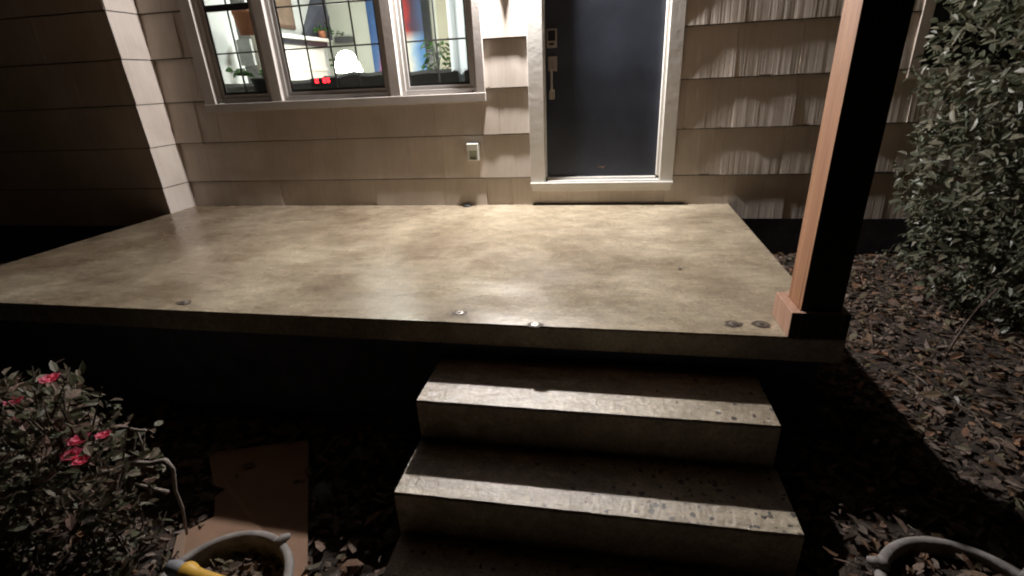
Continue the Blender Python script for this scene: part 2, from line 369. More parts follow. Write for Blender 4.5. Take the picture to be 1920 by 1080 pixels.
# ------------------------------------------------------------------ house
house = thing("house", "house wall clad in taupe painted shakes behind the porch", "house", (0, 0, -0.4))
Z0, EX = -0.1214, 0.3644
XL = -3.118
def shakes(x0, x1, yb, holes, k1=9, seed=1, axis='x', wmin=.10, wmax=.30, rough=1.0, bt=0.026, gap=0.003):
    b = MB(); b.lines = MB(); rs = random.Random(seed)
    def P(a, off, z): return (a, yb+off, z) if axis == 'x' else (yb-off, a, z)
    for k in range(0, k1):
        zb, zt = Z0+k*EX, Z0+(k+1)*EX-gap
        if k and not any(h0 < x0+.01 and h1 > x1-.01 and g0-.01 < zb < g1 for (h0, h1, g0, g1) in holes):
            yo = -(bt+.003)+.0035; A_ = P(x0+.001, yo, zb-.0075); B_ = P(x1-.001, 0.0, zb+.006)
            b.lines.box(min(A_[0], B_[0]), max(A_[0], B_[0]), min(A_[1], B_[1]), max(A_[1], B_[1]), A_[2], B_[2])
        x = x0
        while x < x1-1e-4:
            w = min(rs.uniform(wmin, wmax), x1-x)
            if x1-(x+w) < .05: w = x1-x
            jy = rs.uniform(-.0045, .0045)*rough; jz = rs.uniform(-.0016, .0012)*min(rough, 1)
            n = max(2, int(w/0.009)); a0, a1 = x+.0008, x+w-.0008
            if seed in (11, 12) and rs.random() < .16: jy -= .016
            ph = rs.uniform(0, 100); cols = []
            for i in range(n+1):
                a = a0+(a1-a0)*i/n
                d = rough*(0.0009*noise.noise(Vector((a*95, k*3.1, ph)))+0.0015*noise.noise(Vector((a*22, k, ph)))+.0034*noise.noise(Vector((a*7, k, ph))))
                cols.append((a, d))
            # vertical clip by holes
            mid = x+w*.5
            spans = [(zb+jz, zt)]
            for (h0, h1, g0, g1) in holes:
                if h0 < x+w and h1 > x:
                    new = []
                    for (s0, s1) in spans:
                        if g1 <= s0 or g0 >= s1: new.append((s0, s1)); continue
                        if h0 <= x+.02 and h1 >= x+w-.02:
                            if s0 < g0: new.append((s0, g0))
                            if s1 > g1: new.append((g1, s1))
                        else: new.append((s0, s1))
                    spans = new
            for (s0, s1) in spans:
                f0 = (s0-zb)/EX; f1 = (s1-zb)/EX
                ya, yt = -(bt*(1-f0)+.003)+jy, -(bt*(1-f1)+.003)+jy*.4
                i0 = len(b.v); bottom = s0 == spans[0][0]
                for (a, d) in cols:
                    b.v.append(P(a, ya+d, s0)); b.v.append(P(a, yt+d*.5, s1)); b.v.append(P(a, 0.004, s0+.004))
                for i in range(n):
                    j = i0+i*3; b.f.append((j, j+3, j+4, j+1)); b.m.append(0); b.f.append((j+2, j+5, j+3, j)); b.m.append(0)
                b.f.append((i0+2, i0, i0+1)); b.m.append(0); e = i0+n*3; b.f.append((e, e+2, e+1)); b.m.append(0)
            x += w
    return b
WX0, WX1, WZ0, WZ1 = -2.62, -0.10, 0.90, 2.28
DX0, DX1, DZ0, DZ1 = 0.36, 1.42, 0.14, 2.34
RWX0, RWX1, RWZ0, RWZ1 = 3.10, 4.00, 0.97, 2.28
# shakes broken at the openings so that each piece clips exactly
b = MB(); ul = MB()
for (xa, xb, hs, sd, wn, wx, rg) in ((XL, WX0, [], 11, .25, .5, .4), (WX0, WX1, [(WX0-1, WX1+1, WZ0, WZ1)], 12, .3, .7, .5), (WX1, DX0, [], 13, .14, .5, .9), (DX0, DX1, [(DX0-1, DX1+1, DZ0, DZ1)], 14, .2, .5, .6),
                         (DX1, RWX0, [], 15, .10, .48, .9), (RWX0, RWX1, [(RWX0-1, RWX1+1, RWZ0, RWZ1)], 16, .1, .3, 1.4), (RWX1, 7.5, [], 17, .1, .3, 1.4)):
    q = shakes(xa, xb, 0.0, hs, seed=sd, wmin=wn, wmax=wx, rough=rg)
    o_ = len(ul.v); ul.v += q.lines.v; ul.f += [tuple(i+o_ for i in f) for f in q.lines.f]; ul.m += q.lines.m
    o_ = len(b.v); b.v += q.v; b.f += [tuple(i+o_ for i in f) for f in q.f]; b.m += q.m
wall = b.build("wall_siding", MAT['siding'], house)
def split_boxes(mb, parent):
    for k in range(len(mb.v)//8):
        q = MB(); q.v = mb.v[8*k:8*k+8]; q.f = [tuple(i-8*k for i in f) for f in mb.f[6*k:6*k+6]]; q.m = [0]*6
        q.build("shadow_line", MAT['under'], parent)
MAT['under'] = simple("dark_shadow_line", (.085, .07, .058), .8, .3, 20)  # dark strips put in for the shadow line below each shake course
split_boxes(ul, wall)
# backing wall around the openings
b = MB(); y0, y1 = 0.005, 0.13
ZB, ZT = -0.128, 3.2
for (xa, xb, za, zc) in ((XL, WX0, ZB, ZT), (WX0, WX1, ZB, WZ0), (WX0, WX1, WZ1, ZT), (WX1, DX0, ZB, ZT), (DX0, DX1, ZB, DZ0), (DX0, DX1, DZ1, ZT), (DX1, RWX0, ZB, ZT), (RWX0, RWX1, ZB, RWZ0), (RWX0, RWX1, RWZ1, ZT), (RWX1, 7.5, ZB, ZT)):
    b.box(xa, xb, y0, y1, za, zc)
b.build("wall_frame", MAT['plaster'], house)
# left wing: side face towards the porch, front face towards the camera
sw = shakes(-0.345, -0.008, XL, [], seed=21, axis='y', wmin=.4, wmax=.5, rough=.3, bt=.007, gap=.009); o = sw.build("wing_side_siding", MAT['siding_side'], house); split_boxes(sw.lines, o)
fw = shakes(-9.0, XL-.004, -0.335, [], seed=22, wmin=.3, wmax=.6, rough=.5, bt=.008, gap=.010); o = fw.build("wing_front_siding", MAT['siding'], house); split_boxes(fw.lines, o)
b = MB(); b.box(-9.0, XL-.006, -0.33, 0.13, ZB, ZT); b.build("wing_frame", MAT['plaster2'], house)
bx('foundation', MAT['found'], house, -9, XL-.03, -0.30, 4.0, -1.0, ZB-.002); bx('foundation', MAT['found'], house, 1.942, 7.5, 0.02, .3, -1.0, ZB-.002)
# ceiling over the porch, beam and roof
bx("porch_ceiling", MAT['soffit'], house, -3.10, 2.1, -2.17, -0.03, 2.66, 2.69)
bx("porch_beam", MAT['post'], house, -3.3, 1.95, -2.315, -2.175, 2.42, 2.655, bevel=.004)
b = MB()
b.quad((-9.5, -2.75, 2.72), (8, -2.75, 2.72), (8, 4.2, 5.0), (-9.5, 4.2, 5.0)); b.quad((-9.5, -2.75, 2.80), (-9.5, 4.2, 5.08), (8, 4.2, 5.08), (8, -2.75, 2.80))
b.quad((-9.5, -2.75, 2.72), (-9.5, -2.75, 2.80), (8, -2.75, 2.80), (8, -2.75, 2.72))
b.build("roof", MAT['roof'], house)
# interior shell
b = MB()
b.box(-5.3, -5.2, 0.14, 4.5, .1, 2.7); b.cur = 1; b.box(-5.2, -1.80, 4.42, 4.52, .1, 2.7); b.cur = 2; b.box(-1.799, 0.35, 4.40, 4.50, .1, 2.7)
b.cur = 0; b.box(0.30, 0.38, 0.14, 4.4, .1, 2.7)
b.build("interior_wall", [MAT['plaster2'], MAT['plaster'], MAT['plaster3']], house)
bx("interior_floor", simple("oak_floor", (0.22, 0.13, 0.07), .4), house, -5.3, .38, .14, 4.5, 0.05, 0.098)
bx("interior_ceiling", MAT['plaster'], house, -5.3, .38, .14, 4.5, 2.702, 2.75)
bx("interior_partition", MAT['plaster2'], house, -3.28, -3.17, .135, 1.30, .1, 2.7)

# window -------------------------------------------------
win = MB()
yc0, yc1 = -0.052, 0.0
win.box(-2.675, -2.565, yc0, yc1, 0.942, 2.30)            # left casing
win.box(-0.125, -0.055, yc0, yc1, 0.942, 2.30)
win.box(-2.68, -0.052, yc0-.006, yc1, 0.872, 0.940)       # apron under the sill
win.box(-2.675, -0.055, yc0, yc1, 2.28, 2.40)
win.box(-1.995, -1.895, yc0+.003, .06, 0.942, 2.278)      # mullion casings
win.box(-0.875, -0.785, yc0+.003, .06, 0.942, 2.278)
window = win.build("window", MAT['wtrim'], house, bevel=.004)
window['label'] = "wide triple window with thick painted casing"
def sash(x0, x1, cols, rail=None):
    s = MB(); w1, w2 = .035, .030; z0, z1 = .944, 2.276
    for (a, c, ins, ya, yb) in ((0, w1, 0, -0.012, .05), (w1+.001, w2, 1, 0.006, .05)):
        X0, X1, Z0_, Z1_ = x0+a, x1-a, z0+a, z1-a
        s.box(X0, X0+c, ya, yb, Z0_, Z1_); s.box(X1-c, X1, ya, yb, Z0_, Z1_)
        s.box(X0+c+.001, X1-c-.001, ya, yb, Z0_, Z0_+c); s.box(X0+c+.001, X1-c-.001, ya, yb, Z1_-c, Z1_)
    o = s.build("sash", MAT['sash'], window, bevel=.003)
    g0, g1, h0, h1 = x0+.067, x1-.067, 1.012, 2.209
    p = MB(); p.box(g0, g1, .030, .034, h0, h1); p.build("pane", MAT['glass'], window)
    m = MB(); gk = .012
    m.cur = 1
    m.box(g0-.001, g0+gk, .018, .028, h0, h1); m.box(g1-gk, g1, .018, .028, h0, h1); m.box(g0+gk, g1-gk, .018, .028, h0-.001, h0+gk+.006)
    if rail: m.box(g0+gk, g1-gk, .014, .0285, rail, rail+.05)
    m.cur = 0
    zz = 1.35
    while zz < 2.15:
        if not (rail and abs(zz-rail) < .08): m.box(g0+gk, g1-gk, .020, .0275, zz-.006, zz+.006)
        zz += .32
    for i in range(1, cols):
        x = g0+(g1-g0)*i/cols; m.box(x-.006, x+.006, .017, .026, h0+gk+.006, h1-.002)
    m.build("grille", [MAT['muntin'], MAT['black']], window)
sash(-2.565, -1.995, 2, rail=1.675); sash(-1.895, -0.875, 4); sash(-0.785, -0.125, 2)
# dark side window at the right
dw = MB(); dw.box(3.03, 3.10, -.034, 0, .97, 2.30); dw.box(4.0, 4.07, -.034, 0, .97, 2.30); dw.box(3.03, 4.07, -.036, 0, .90, .968)
dwo = dw.build("window", MAT['siding'], house, bevel=.003); dwo['label'] = "dark unlit window beside the shrub"
bx("pane", MAT['darkplastic'], dwo, 3.10, 4.0, -.012, .05, .97, 2.28)

# door frame ----------------------------------------------
df = MB()
df.box(0.300, 0.425, -.035, 0.035, .197, 2.24); df.box(1.372, 1.480, -.035, 0.035, .197, 2.24)   # casings
df.box(0.300, 1.480, -.036, 0.035, 2.242, 2.36)
df.box(1.346, 1.3715, -.012, .10, .24, 2.24)                       # right jamb
df.box(0.4255, 0.436, -.012, .10, .24, 2.24)
df.box(0.296, 1.484, -.060, .0, .166, .1955)                      # sill nosing
df.box(0.306, 1.474, -.043, .0, .122, .1645)
frame = df.build("door_frame", MAT['lumpy'], house, bevel=.004)
th = MB(); th.box(0.437, 1.371, -.030, .10, .197, .209); th.box(.437, 1.345, .006, .09, .210, .229); th.build("threshold", MAT['trim'], house, bevel=.004)
d = MB(); d.box(0.437, 1.345, .042, .085, .232, 2.235)
door = d.build("door", MAT['door'], house, bevel=.003); door['label'] = "dark navy front door with scuffed paint at the bottom"
k = MB(); k.box(.452, .530, .022, .041, 1.243, 1.378); lock = k.build("keypad_lock", MAT['nickel'], door, bevel=.006)
# (sub-part level reached: dark screen and thumb grip are material slots of the lock)
lm = lock.data; lm.materials.append(MAT['darkplastic'])
bm = bmesh.new(); bm.from_mesh(lm)
def addbox(bm, a, mi):
    vs = [bm.verts.new(p) for p in ((a[0],a[2],a[4]),(a[1],a[2],a[4]),(a[1],a[3],a[4]),(a[0],a[3],a[4]),(a[0],a[2],a[5]),(a[1],a[2],a[5]),(a[1],a[3],a[5]),(a[0],a[3],a[5]))]
    for f in ((0,3,2,1),(4,5,6,7),(0,1,5,4),(1,2,6,5),(2,3,7,6),(3,0,4,7)): bm.faces.new([vs[i] for i in f]).material_index = mi
addbox(bm, (.460, .518, .018, .0215, 1.292, 1.365), 1); addbox(bm, (.468, .508, .017, .0215, 1.262, 1.278), 1)
bm.to_mesh(lm); bm.free()
k = MB(); k.box(.458, .529, .026, .041, 1.072, 1.182); k.box(.474, .500, .008, .025, 1.078, 1.100)
k.tube([(.487, .014, 1.095), (.487, .004, 1.06), (.487, .0, 1.0), (.487, .004, .95), (.486, .022, .92)], [.010]*5, 8)
k.box(.466, .508, .012, .041, .862, .938)
k.tube([(.487, .026, 1.135), (.487, .016, 1.135)], .013, 12)
k.build("handle", MAT['nickel'], door, bevel=.004)
chm = simple("bare_chipped_wood", (.24, .15, .09), .8)
for (x, z, s_) in ((.885, .312, .010), (.905, .306, .014), (.92, .313, .007), (.87, .305, .006), (1.02, .318, .004), (.78, .325, .003), (1.29, .37, .004), (.60, .33, .003)):
    pts = [(x+s_*rnd(.6, 1.2)*math.cos(a*math.pi/4), .0405, z+.7*s_*rnd(.6, 1.2)*math.sin(a*math.pi/4)) for a in range(8)]
    ch = MB(); ch.quad(*pts); ch.build("paint_chip", chm, door)

# dark gap strip where slab meets wall under the door
b = MB(); b.box(.315, 1.585, -.046, -.031, .0005, .013)
tag(b.build("threshold_strip", MAT['black'], None, bevel=.002), "thin black strip along the slab and wall gap under the door", "strip")
b = MB(); b.lathe([(0, .016), (.03, .014), (.042, .006), (.044, 0), (0, 0)], 14, (-.275, -.075, .0005))  # small dark spot on the slab, built as a low black disc
tag(b.build("dark_spot", MAT['black'], None, smooth=True), "small black round spot on the slab against the wall", "cap")

# ------------------------------------------------------------------ wall lantern (just above the picture), lit
LX, LY, LZ = 0.135, -0.090, 2.14
lan = thing("wall_lantern", "lit black wall lantern mounted between window and door", "lamp", (LX, 0, LZ))
b = MB(); b.box(LX-.05, LX+.05, -.048, -.028, LZ-.22, LZ+.19)
for s_ in (0,): b.quad((LX-.05, -.048, LZ-.222), (LX+.05, -.048, LZ-.222), (LX, -.050, LZ-.50)); b.quad((LX+.05, -.048, LZ-.222), (LX+.05, -.028, LZ-.222), (LX, -.030, LZ-.50), (LX, -.050, LZ-.50)); b.quad((LX-.05, -.028, LZ-.222), (LX-.05, -.048, LZ-.222), (LX, -.050, LZ-.50), (LX, -.030, LZ-.50)); b.quad((LX+.05, -.028, LZ-.222), (LX-.05, -.028, LZ-.222), (LX, -.030, LZ-.50))
b.build("back_plate", MAT['darkplastic'], lan, bevel=.006)
b = MB(); b.tube([(LX, -.048, LZ+.18), (LX, -.075, LZ+.19), (LX, LY, LZ+.175), (LX, LY, LZ+.13)], .007, 8); b.build("arm", MAT['darkplastic'], lan, smooth=True)
b = MB(); b.lathe([(0.0, .135), (.02, .13), (.055, .085), (.066, .035), (.062, .035), (.050, .082), (.018, .12), (.0, .12)], 20, (LX, LY, LZ)); b.build("cap", MAT['darkplastic'], lan, smooth=True)
b = MB(); prof = [(0.0, -.031)]+[(.037*math.sin(a), -.031*math.cos(a)) for a in [math.pi*i/12 for i in range(1, 12)]]+[(.008, .03), (0.0, .03)]
b.lathe(prof, 20, (LX, LY, LZ)); bulb = b.build("bulb", MAT['bulb'], lan, smooth=True)
ld = bpy.data.lights.new("filament", 'POINT'); ld.energy = 500.0; ld.color = (1.0, .952, .925); ld.shadow_soft_size = .042
lo = bpy.data.objects.new("filament", ld); COL.objects.link(lo); lo.parent = lan; lo.location = (0, LY, 0)

# ------------------------------------------------------------------ post
post = thing("porch_post", "square cedar post, raw inside, black outside, on the slab's front right corner", "post", (1.805, -2.25, 0.0))
MAT['stain'] = wood_mat("near_black_wood", (.012, .010, .009), (.016, .013, .012), (.007, .006, .005))
def outer_dark(o):      # front and right faces take near-black wood, the others stay raw
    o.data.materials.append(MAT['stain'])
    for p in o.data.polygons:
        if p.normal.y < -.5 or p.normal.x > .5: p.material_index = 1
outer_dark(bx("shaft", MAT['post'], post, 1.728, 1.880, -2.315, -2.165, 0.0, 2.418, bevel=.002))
b = MB()
# mitred base trim, slightly sloped top
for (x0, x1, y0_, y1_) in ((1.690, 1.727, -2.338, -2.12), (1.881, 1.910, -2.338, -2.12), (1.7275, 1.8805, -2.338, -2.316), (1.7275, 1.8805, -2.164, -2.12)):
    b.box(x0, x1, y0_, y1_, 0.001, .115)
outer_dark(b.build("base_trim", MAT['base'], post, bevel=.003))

# ------------------------------------------------------------------ outlet cover on the wall
out = thing("outlet_cover", "small white weatherproof outlet cover on the wall under the window", "outlet", (-.19, -.03, .46))
b = MB(); b.box(-.248, -.138, -.040, -.016, .392, .535); b.build("plate", simple("white_plastic", (.72, .72, .70), .35, .03), out, bevel=.012)
b = MB(); b.box(-.243, -.143, -.080, -.0405, .485, .540); b.box(-.243, -.222, -.072, -.0405, .395, .484); b.box(-.164, -.143, -.072, -.0405, .395, .484); b.box(-.221, -.165, -.072, -.0405, .395, .408)
b.build("hood", simple("clear_white_plastic", (.66, .68, .64), .3, .03), out, bevel=.008)
b = MB(); b.box(-.221, -.165, -.048, -.0405, .409, .484); b.build("socket_face", simple("pale_green_plastic", (.40, .46, .36), .4, .2, 30), out, bevel=.003)

# ------------------------------------------------------------------ anchors left in the slab
bolt_m = simple("dull_steel", (.30, .27, .24), .4, .3, 60, metallic=.7); stain_m = simple("rust_stain", (.085, .06, .04), .7, .4, 40)
def bolt(x, y, r, label):
    t_ = thing("anchor_bolt", label, "bolt", (x, y, 0.0), "cut off anchor bolts in the porch slab")
    b = MB(); n = 14; i0 = 0
    pts = [(x+r*1.55*rnd(.75, 1.25)*math.cos(2*math.pi*j/n)*1.2, y+r*1.35*rnd(.75, 1.25)*math.sin(2*math.pi*j/n), .0012) for j in range(n)]
    b.quad(*pts); b.build("stain", stain_m, t_)
    b = MB(); b.lathe([(0, .009), (r*.45, .009), (r*.5, .005), (r*.98, .004), (r, .0014)], 14, (x, y, 0)); b.build("stud", bolt_m, t_, smooth=False)
bolt(-1.297, -2.223, .026, "anchor bolt farthest left near the front lip, with a dark stain")
bolt(.251, -2.222, .020, "pale anchor bolt near the front lip left of the steps")
bolt(.633, -2.312, .018, "anchor bolt sitting right on the slab lip above the steps")
bolt(1.504, -2.232, .022, "square-looking bolt, the left one of the pair near the post")
bolt(1.619, -2.227, .024, "rust stained bolt closest to the post base")
bolt(1.361, -1.565, .008, "tiny stud in the middle of the slab's right half")

# ------------------------------------------------------------------ interior things
lampe = thing("table_lamp", "glowing white table lamp behind the middle window", "lamp", (-2.36, 2.2, .98))
b = MB(); b.lathe([(.02, .47), (.07, .455), (.11, .41), (.15, .32), (.175, .22)], 28, (-2.36, 2.2, .98)); b.build("shade", emit("glowing_shade", (1.0, .97, .88), 90.0), lampe, smooth=True)
b = MB(); b.lathe([(0, .25), (.03, .24), (.07, .12), (.05, .02), (.09, 0), (0, 0)], 20, (-2.36, 2.2, .98)); b.build("base", MAT['trim'], lampe, smooth=True)
tb = thing("side_table", "dark side table under the glowing lamp", "table", (-2.36, 2.2, .1))
b = MB(); b.box(-2.7, -2.05, 1.95, 2.5, .94, .978); b.build("table_top", simple("dark_wood", (.05, .03, .02), .5), tb, bevel=.004)
b = MB()
for (x, y) in ((-2.66, 1.99), (-2.09, 1.99), (-2.66, 2.46), (-2.09, 2.46)):
    b = MB(); b.box(x-.02, x+.02, y-.02, y+.02, .1, .939); b.build("leg", simple("dark_wood_leg", (.05, .03, .02), .5), tb)
# glowing disc added under the room's ceiling, out of view, to brighten the walls
b = MB(); b.lathe([(0, -.05), (.14, -.05), (.17, -.02), (.17, 0), (0, 0)], 24, (-1.7, 1.9, 2.695))
tag(b.build("added_room_light", emit("room_fill_glow", (1.0, .97, .92), 380.0), None), "round glowing disc added under the ceiling to brighten the room", "lamp")

m, t, bb_ = new_mat("abstract_canvas")
g = N(t, "ShaderNodeNewGeometry"); nz = N(t, "ShaderNodeTexNoise", Scale=3.0, Detail=4.0, Distortion=0.3); t.links.new(g.outputs['Position'], nz.inputs['Vector'])
spx = N(t, "ShaderNodeSeparateXYZ"); t.links.new(g.outputs['Position'], spx.inputs[0])
mr = N(t, "ShaderNodeMapRange"); mr.inputs['From Min'].default_value = -3.02; mr.inputs['From Max'].default_value = -2.06; t.links.new(spx.outputs[0], mr.inputs[0])
ma = N(t, "ShaderNodeMath", operation='MULTIPLY_ADD'); ma.inputs[1].default_value = .30; t.links.new(nz.outputs[0], ma.inputs[0])
m5 = N(t, "ShaderNodeMath", operation='SUBTRACT'); m5.inputs[1].default_value = .15; t.links.new(mr.outputs[0], m5.inputs[0]); t.links.new(m5.outputs[0], ma.inputs[2])
up_ = ramp(t, [(0.0, (.03, .08, .24, 1)), (.22, (.06, .14, .34, 1)), (.36, (.20, .07, .14, 1)), (.50, (.42, .04, .04, 1)), (.75, (.38, .03, .03, 1)), (.86, (.06, .03, .06, 1)), (1.0, (.05, .08, .18, 1))])
lo_ = ramp(t, [(0.0, (.04, .12, .32, 1)), (.18, (.10, .18, .40, 1)), (.27, (.72, .10, .07, 1)), (.50, (.70, .12, .08, 1)), (.64, (.75, .55, .45, 1)), (.74, (.80, .78, .70, 1)), (.88, (.30, .45, .65, 1)), (1.0, (.08, .22, .50, 1))])
t.links.new(ma.outputs[0], up_.inputs[0]); t.links.new(ma.outputs[0], lo_.inputs[0])
zr_ = N(t, "ShaderNodeMapRange"); zr_.inputs['From Min'].default_value = 1.66; zr_.inputs['From Max'].default_value = 1.82; t.links.new(spx.outputs[2], zr_.inputs[0])
mz = N(t, "ShaderNodeMix", data_type='RGBA'); t.links.new(zr_.outputs[0], mz.inputs[0]); t.links.new(lo_.outputs[0], mz.inputs[6]); t.links.new(up_.outputs[0], mz.inputs[7])
t.links.new(mz.outputs[2], bb_.inputs['Base Color']); bb_.inputs['Roughness'].default_value = .6
pt = thing("painting", "tall abstract blue and red canvas on the room's back wall", "painting", (-2.5, 4.38, 1.0))
bx("canvas", m, pt, -2.97, -2.03, 4.36, 4.38, 1.0, 2.5); bx("frame", MAT['darkplastic'], pt, -2.028, -1.90, 4.34, 4.385, .95, 2.55)

dk = simple("charcoal_fabric", (.085, .08, .082), .9, .2)
sofa = thing("sofa", "charcoal sofa with its back against the window", "sofa", (-1.5, .55, .1))
b = MB(); n = 60
for i in range(n):
    xa, xb = -2.95+2.70*i/n, -2.95+2.70*(i+1)/n
    za, zb_ = [1.11+(.030 if x > -1.75 else 0)+.022*noise.noise(Vector((x*4, 0, 2)))+(.03*math.exp(-((x+1.42)/.10)**2)) for x in (xa, xb)]
    b.quad((xa, .42, .3), (xb, .42, .3), (xb, .42, zb_-.03), (xa, .42, za-.03)); b.quad((xa, .42, za-.03), (xb, .42, zb_-.03), (xb, .46, zb_), (xa, .46, za)); b.quad((xa, .46, za), (xb, .46, zb_), (xb, .62, zb_-.02), (xa, .62, za-.02))
    b.quad((xa, .62, za-.02), (xb, .62, zb_-.02), (xb, .66, .5), (xa, .66, .5))
b.build("backrest", dk, sofa, smooth=True)
bx("seat", dk, sofa, -2.95, -.25, .66, 1.3, .2, .55, bevel=.03)
ck = thing("digital_clock", "digital clock with red digits on the sill of the middle window", "clock", (-1.62, .25, 1.0))
bx("case", MAT['black'], ck, -1.76, -1.50, .24, .30, 1.035, 1.118, bevel=.006)
b = MB()
def seg(b, x, z, w, h, on, t_=.007):
    y = .2385; S7 = dict(a=(x, x+w, z+h-t_, z+h), d=(x, x+w, z, z+t_), g=(x, x+w, z+h/2-t_/2, z+h/2+t_/2), f=(x, x+t_, z+h/2, z+h), e=(x, x+t_, z, z+h/2), b=(x+w-t_, x+w, z+h/2, z+h), c=(x+w-t_, x+w, z, z+h/2))
    for k_ in on: q_ = S7[k_]; b.quad((q_[0], y, q_[2]), (q_[1], y, q_[2]), (q_[1], y, q_[3]), (q_[0], y, q_[3]))
rdm = emit("red_digits", (1.0, .02, .03), 9.0)
for (x, on) in ((-1.710, "abcdef"), (-1.634, "abcdefg"), (-1.598, "abcdg")):
    b = MB(); seg(b, x, 1.077, .026, .034, on); b.build("digit", rdm, ck)
leafi = leaf_mat("houseplant_leaf", [(.03, .07, .02), (.05, .12, .03), (.08, .16, .05)], .4)
terra = simple("terracotta", (.33, .13, .07), .8, .15)
def pot(name, label, c, r, h, mat, leaves=0, L=.09, spread=.14, lift=.1, cat="plant", trail=False):
    t_ = thing(name, label, cat, c)
    b = MB(); b.lathe([(0, 0), (r*.75, 0), (r, h*.85), (r*1.06, h*.86), (r*1.06, h), (r*.95, h), (r*.9, h*.8), (0, h*.78)], 24, c); b.build("pot", mat, t_, smooth=True)
    if leaves:
        b = MB()
        for i in range(leaves):
            a = rnd(0, 6.283); rr = spread*math.sqrt(random.random()); dz = rnd(0, lift) if not trail else rnd(-.18, lift)
            p = (c[0]+rr*math.cos(a), c[1]+rr*math.sin(a), c[2]+h+dz)
            b.leaf(p, Vector((math.cos(a), math.sin(a), rnd(-.7, .3))), Vector((0, 0, 1))+rdir()*.6, L*rnd(.7, 1.2), L*.6)
            if i % 3 == 0: b.tube([(c[0], c[1], c[2]+h*.8), ((p[0]+c[0])/2, (p[1]+c[1])/2, p[2]+.01), p], .003, 4)
        b.build("foliage", leafi, t_)
    return t_
pot("potted_plant", "leafy plant in a black pot behind the left window", (-2.325, .36, 1.0), .10, .145, MAT['black'], 12, .17, .12, .13)
# long-stemmed single leaf leaning left from that pot belongs to a second cutting
t_ = thing("hanging_pot", "terracotta pot hanging behind the left window", "plant pot", (-2.475, .5, 1.53))
b = MB(); b.lathe([(0, 0), (.065, 0), (.095, .17), (.10, .175), (.10, .21), (.085, .21), (.0, .18)], 24, (-2.475, .5, 1.53)); b.build("pot", terra, t_, smooth=True)
b = MB()
for a in (0, 2.1, 4.2): b.tube([(-2.475+.095*math.cos(a), .5+.095*math.sin(a), 1.74), (-2.475, .5, 2.1), (-2.475, .5, 2.68)], .003, 5)
b.build("cord", MAT['muntin'], t_)
t_ = thing("leaf_cutting", "long stemmed leafy cutting leaning at the left window's edge", "plant", (-2.33, .37, 1.12))
b = MB(); b.tube([(-2.32, .37, 1.14), (-2.42, .36, 1.245), (-2.56, .35, 1.23), (-2.64, .34, 1.20)], .004, 5); b.build("stem", simple("purple_stem", (.14, .11, .16), .5), t_)
b = MB(); b.leaf((-2.60, .34, 1.215), Vector((-1, 0, .25)), Vector((.1, -1, .6)), .10, .06); b.leaf((-2.56, .34, 1.20), Vector((-.5, 0, -.3)), Vector((.1, -1, .6)), .08, .05); b.build("leaves", leafi, t_)
vn = thing("trailing_vine", "thin vine with small paired leaves hanging before the lamp", "plant", (-1.53, .3, 1.5))
b = MB(); b.tube([(-1.50, .30, 1.62), (-1.515, .30, 1.5), (-1.545, .30, 1.34), (-1.53, .30, 1.25), (-1.515, .3, 1.13)], .0028, 5); b.build("stem", MAT['muntin'], vn)
b = MB()
for (x, z, s_) in ((-1.54, 1.26, -1), (-1.54, 1.262, 1), (-1.535, 1.215, -1), (-1.53, 1.218, 1), (-1.52, 1.45, -1), (-1.515, 1.47, 1), (-1.51, 1.52, -1)):
    b.leaf((x, .3, z), Vector((s_, -.1, .1)), Vector((0, -1, .5)), .04, .024)
b.build("leaves", leafi, vn)
# fireplace on the room's left wall, seen at a slant
mt = thing("mantel", "white fireplace mantel with a dark ledge", "fireplace", (-3.5, 2.9, .1))
bx("shelf", MAT['trim'], mt, -3.44, -3.20, 2.0, 3.45, 1.655, 1.70, bevel=.004); bx("ledge", MAT['darkplastic'], mt, -3.44, -3.25, 2.02, 3.43, 1.585, 1.654)  # ledge is a dark band below the shelf
bx("surround", MAT['trim'], mt, -3.44, -3.31, 2.05, 3.40, .10, 1.584, bevel=.004)
bx("moulding", MAT['trim'], mt, -3.309, -3.29, 2.05, 3.40, 1.26, 1.30, bevel=.004)
bx("breast", MAT['plaster2'], mt, -3.70, -3.445, 1.95, 3.75, .1, 2.7)
fp = thing("framed_picture", "brown framed picture above the mantel's left end", "picture", (-3.43, 2.7, 1.8)); bx("frame", simple("dark_box_brown", (.10, .06, .04), .6), fp, -3.443, -3.41, 2.42, 2.92, 1.80, 2.40)
bx("print", simple("brown_print", (.16, .11, .08), .7), fp, -3.4095, -3.405, 2.46, 2.88, 1.84, 2.36)
b = MB(); b.v = [(-3.42, 3.05, 1.702), (-3.30, 3.72, 1.702), (-3.30, 3.68, 2.25), (-3.42, 3.50, 2.25), (-3.442, 3.05, 1.702), (-3.36, 3.72, 1.702), (-3.36, 3.68, 2.25), (-3.442, 3.50, 2.25)]
b.f = [(0, 1, 2, 3), (7, 6, 5, 4), (0, 4, 5, 1), (1, 5, 6, 2), (2, 6, 7, 3), (3, 7, 4, 0)]; b.m = [0]*6
tag(b.build("leaning_panel", simple("slate_panel", (.05, .055, .075), .5), None), "slate blue slanted panel standing on the mantel", "panel")
pot("mantel_pot", "small terracotta pot with a green plant on the mantel's right end", (-3.27, 3.36, 1.702), .055, .10, terra, 26, .07, .10, .10)
sh = thing("wall_shelf", "small grey wall shelf left of the painting", "shelf", (-3.4, 4.3, 1.72)); bx("board", MAT['muntin'], sh, -3.56, -3.28, 4.26, 4.415, 1.70, 1.79)
pot("shelf_plant", "small green plant on the grey wall shelf", (-3.50, 4.32, 1.792), .035, .04, MAT['trim'], 10, .06, .08, .05)
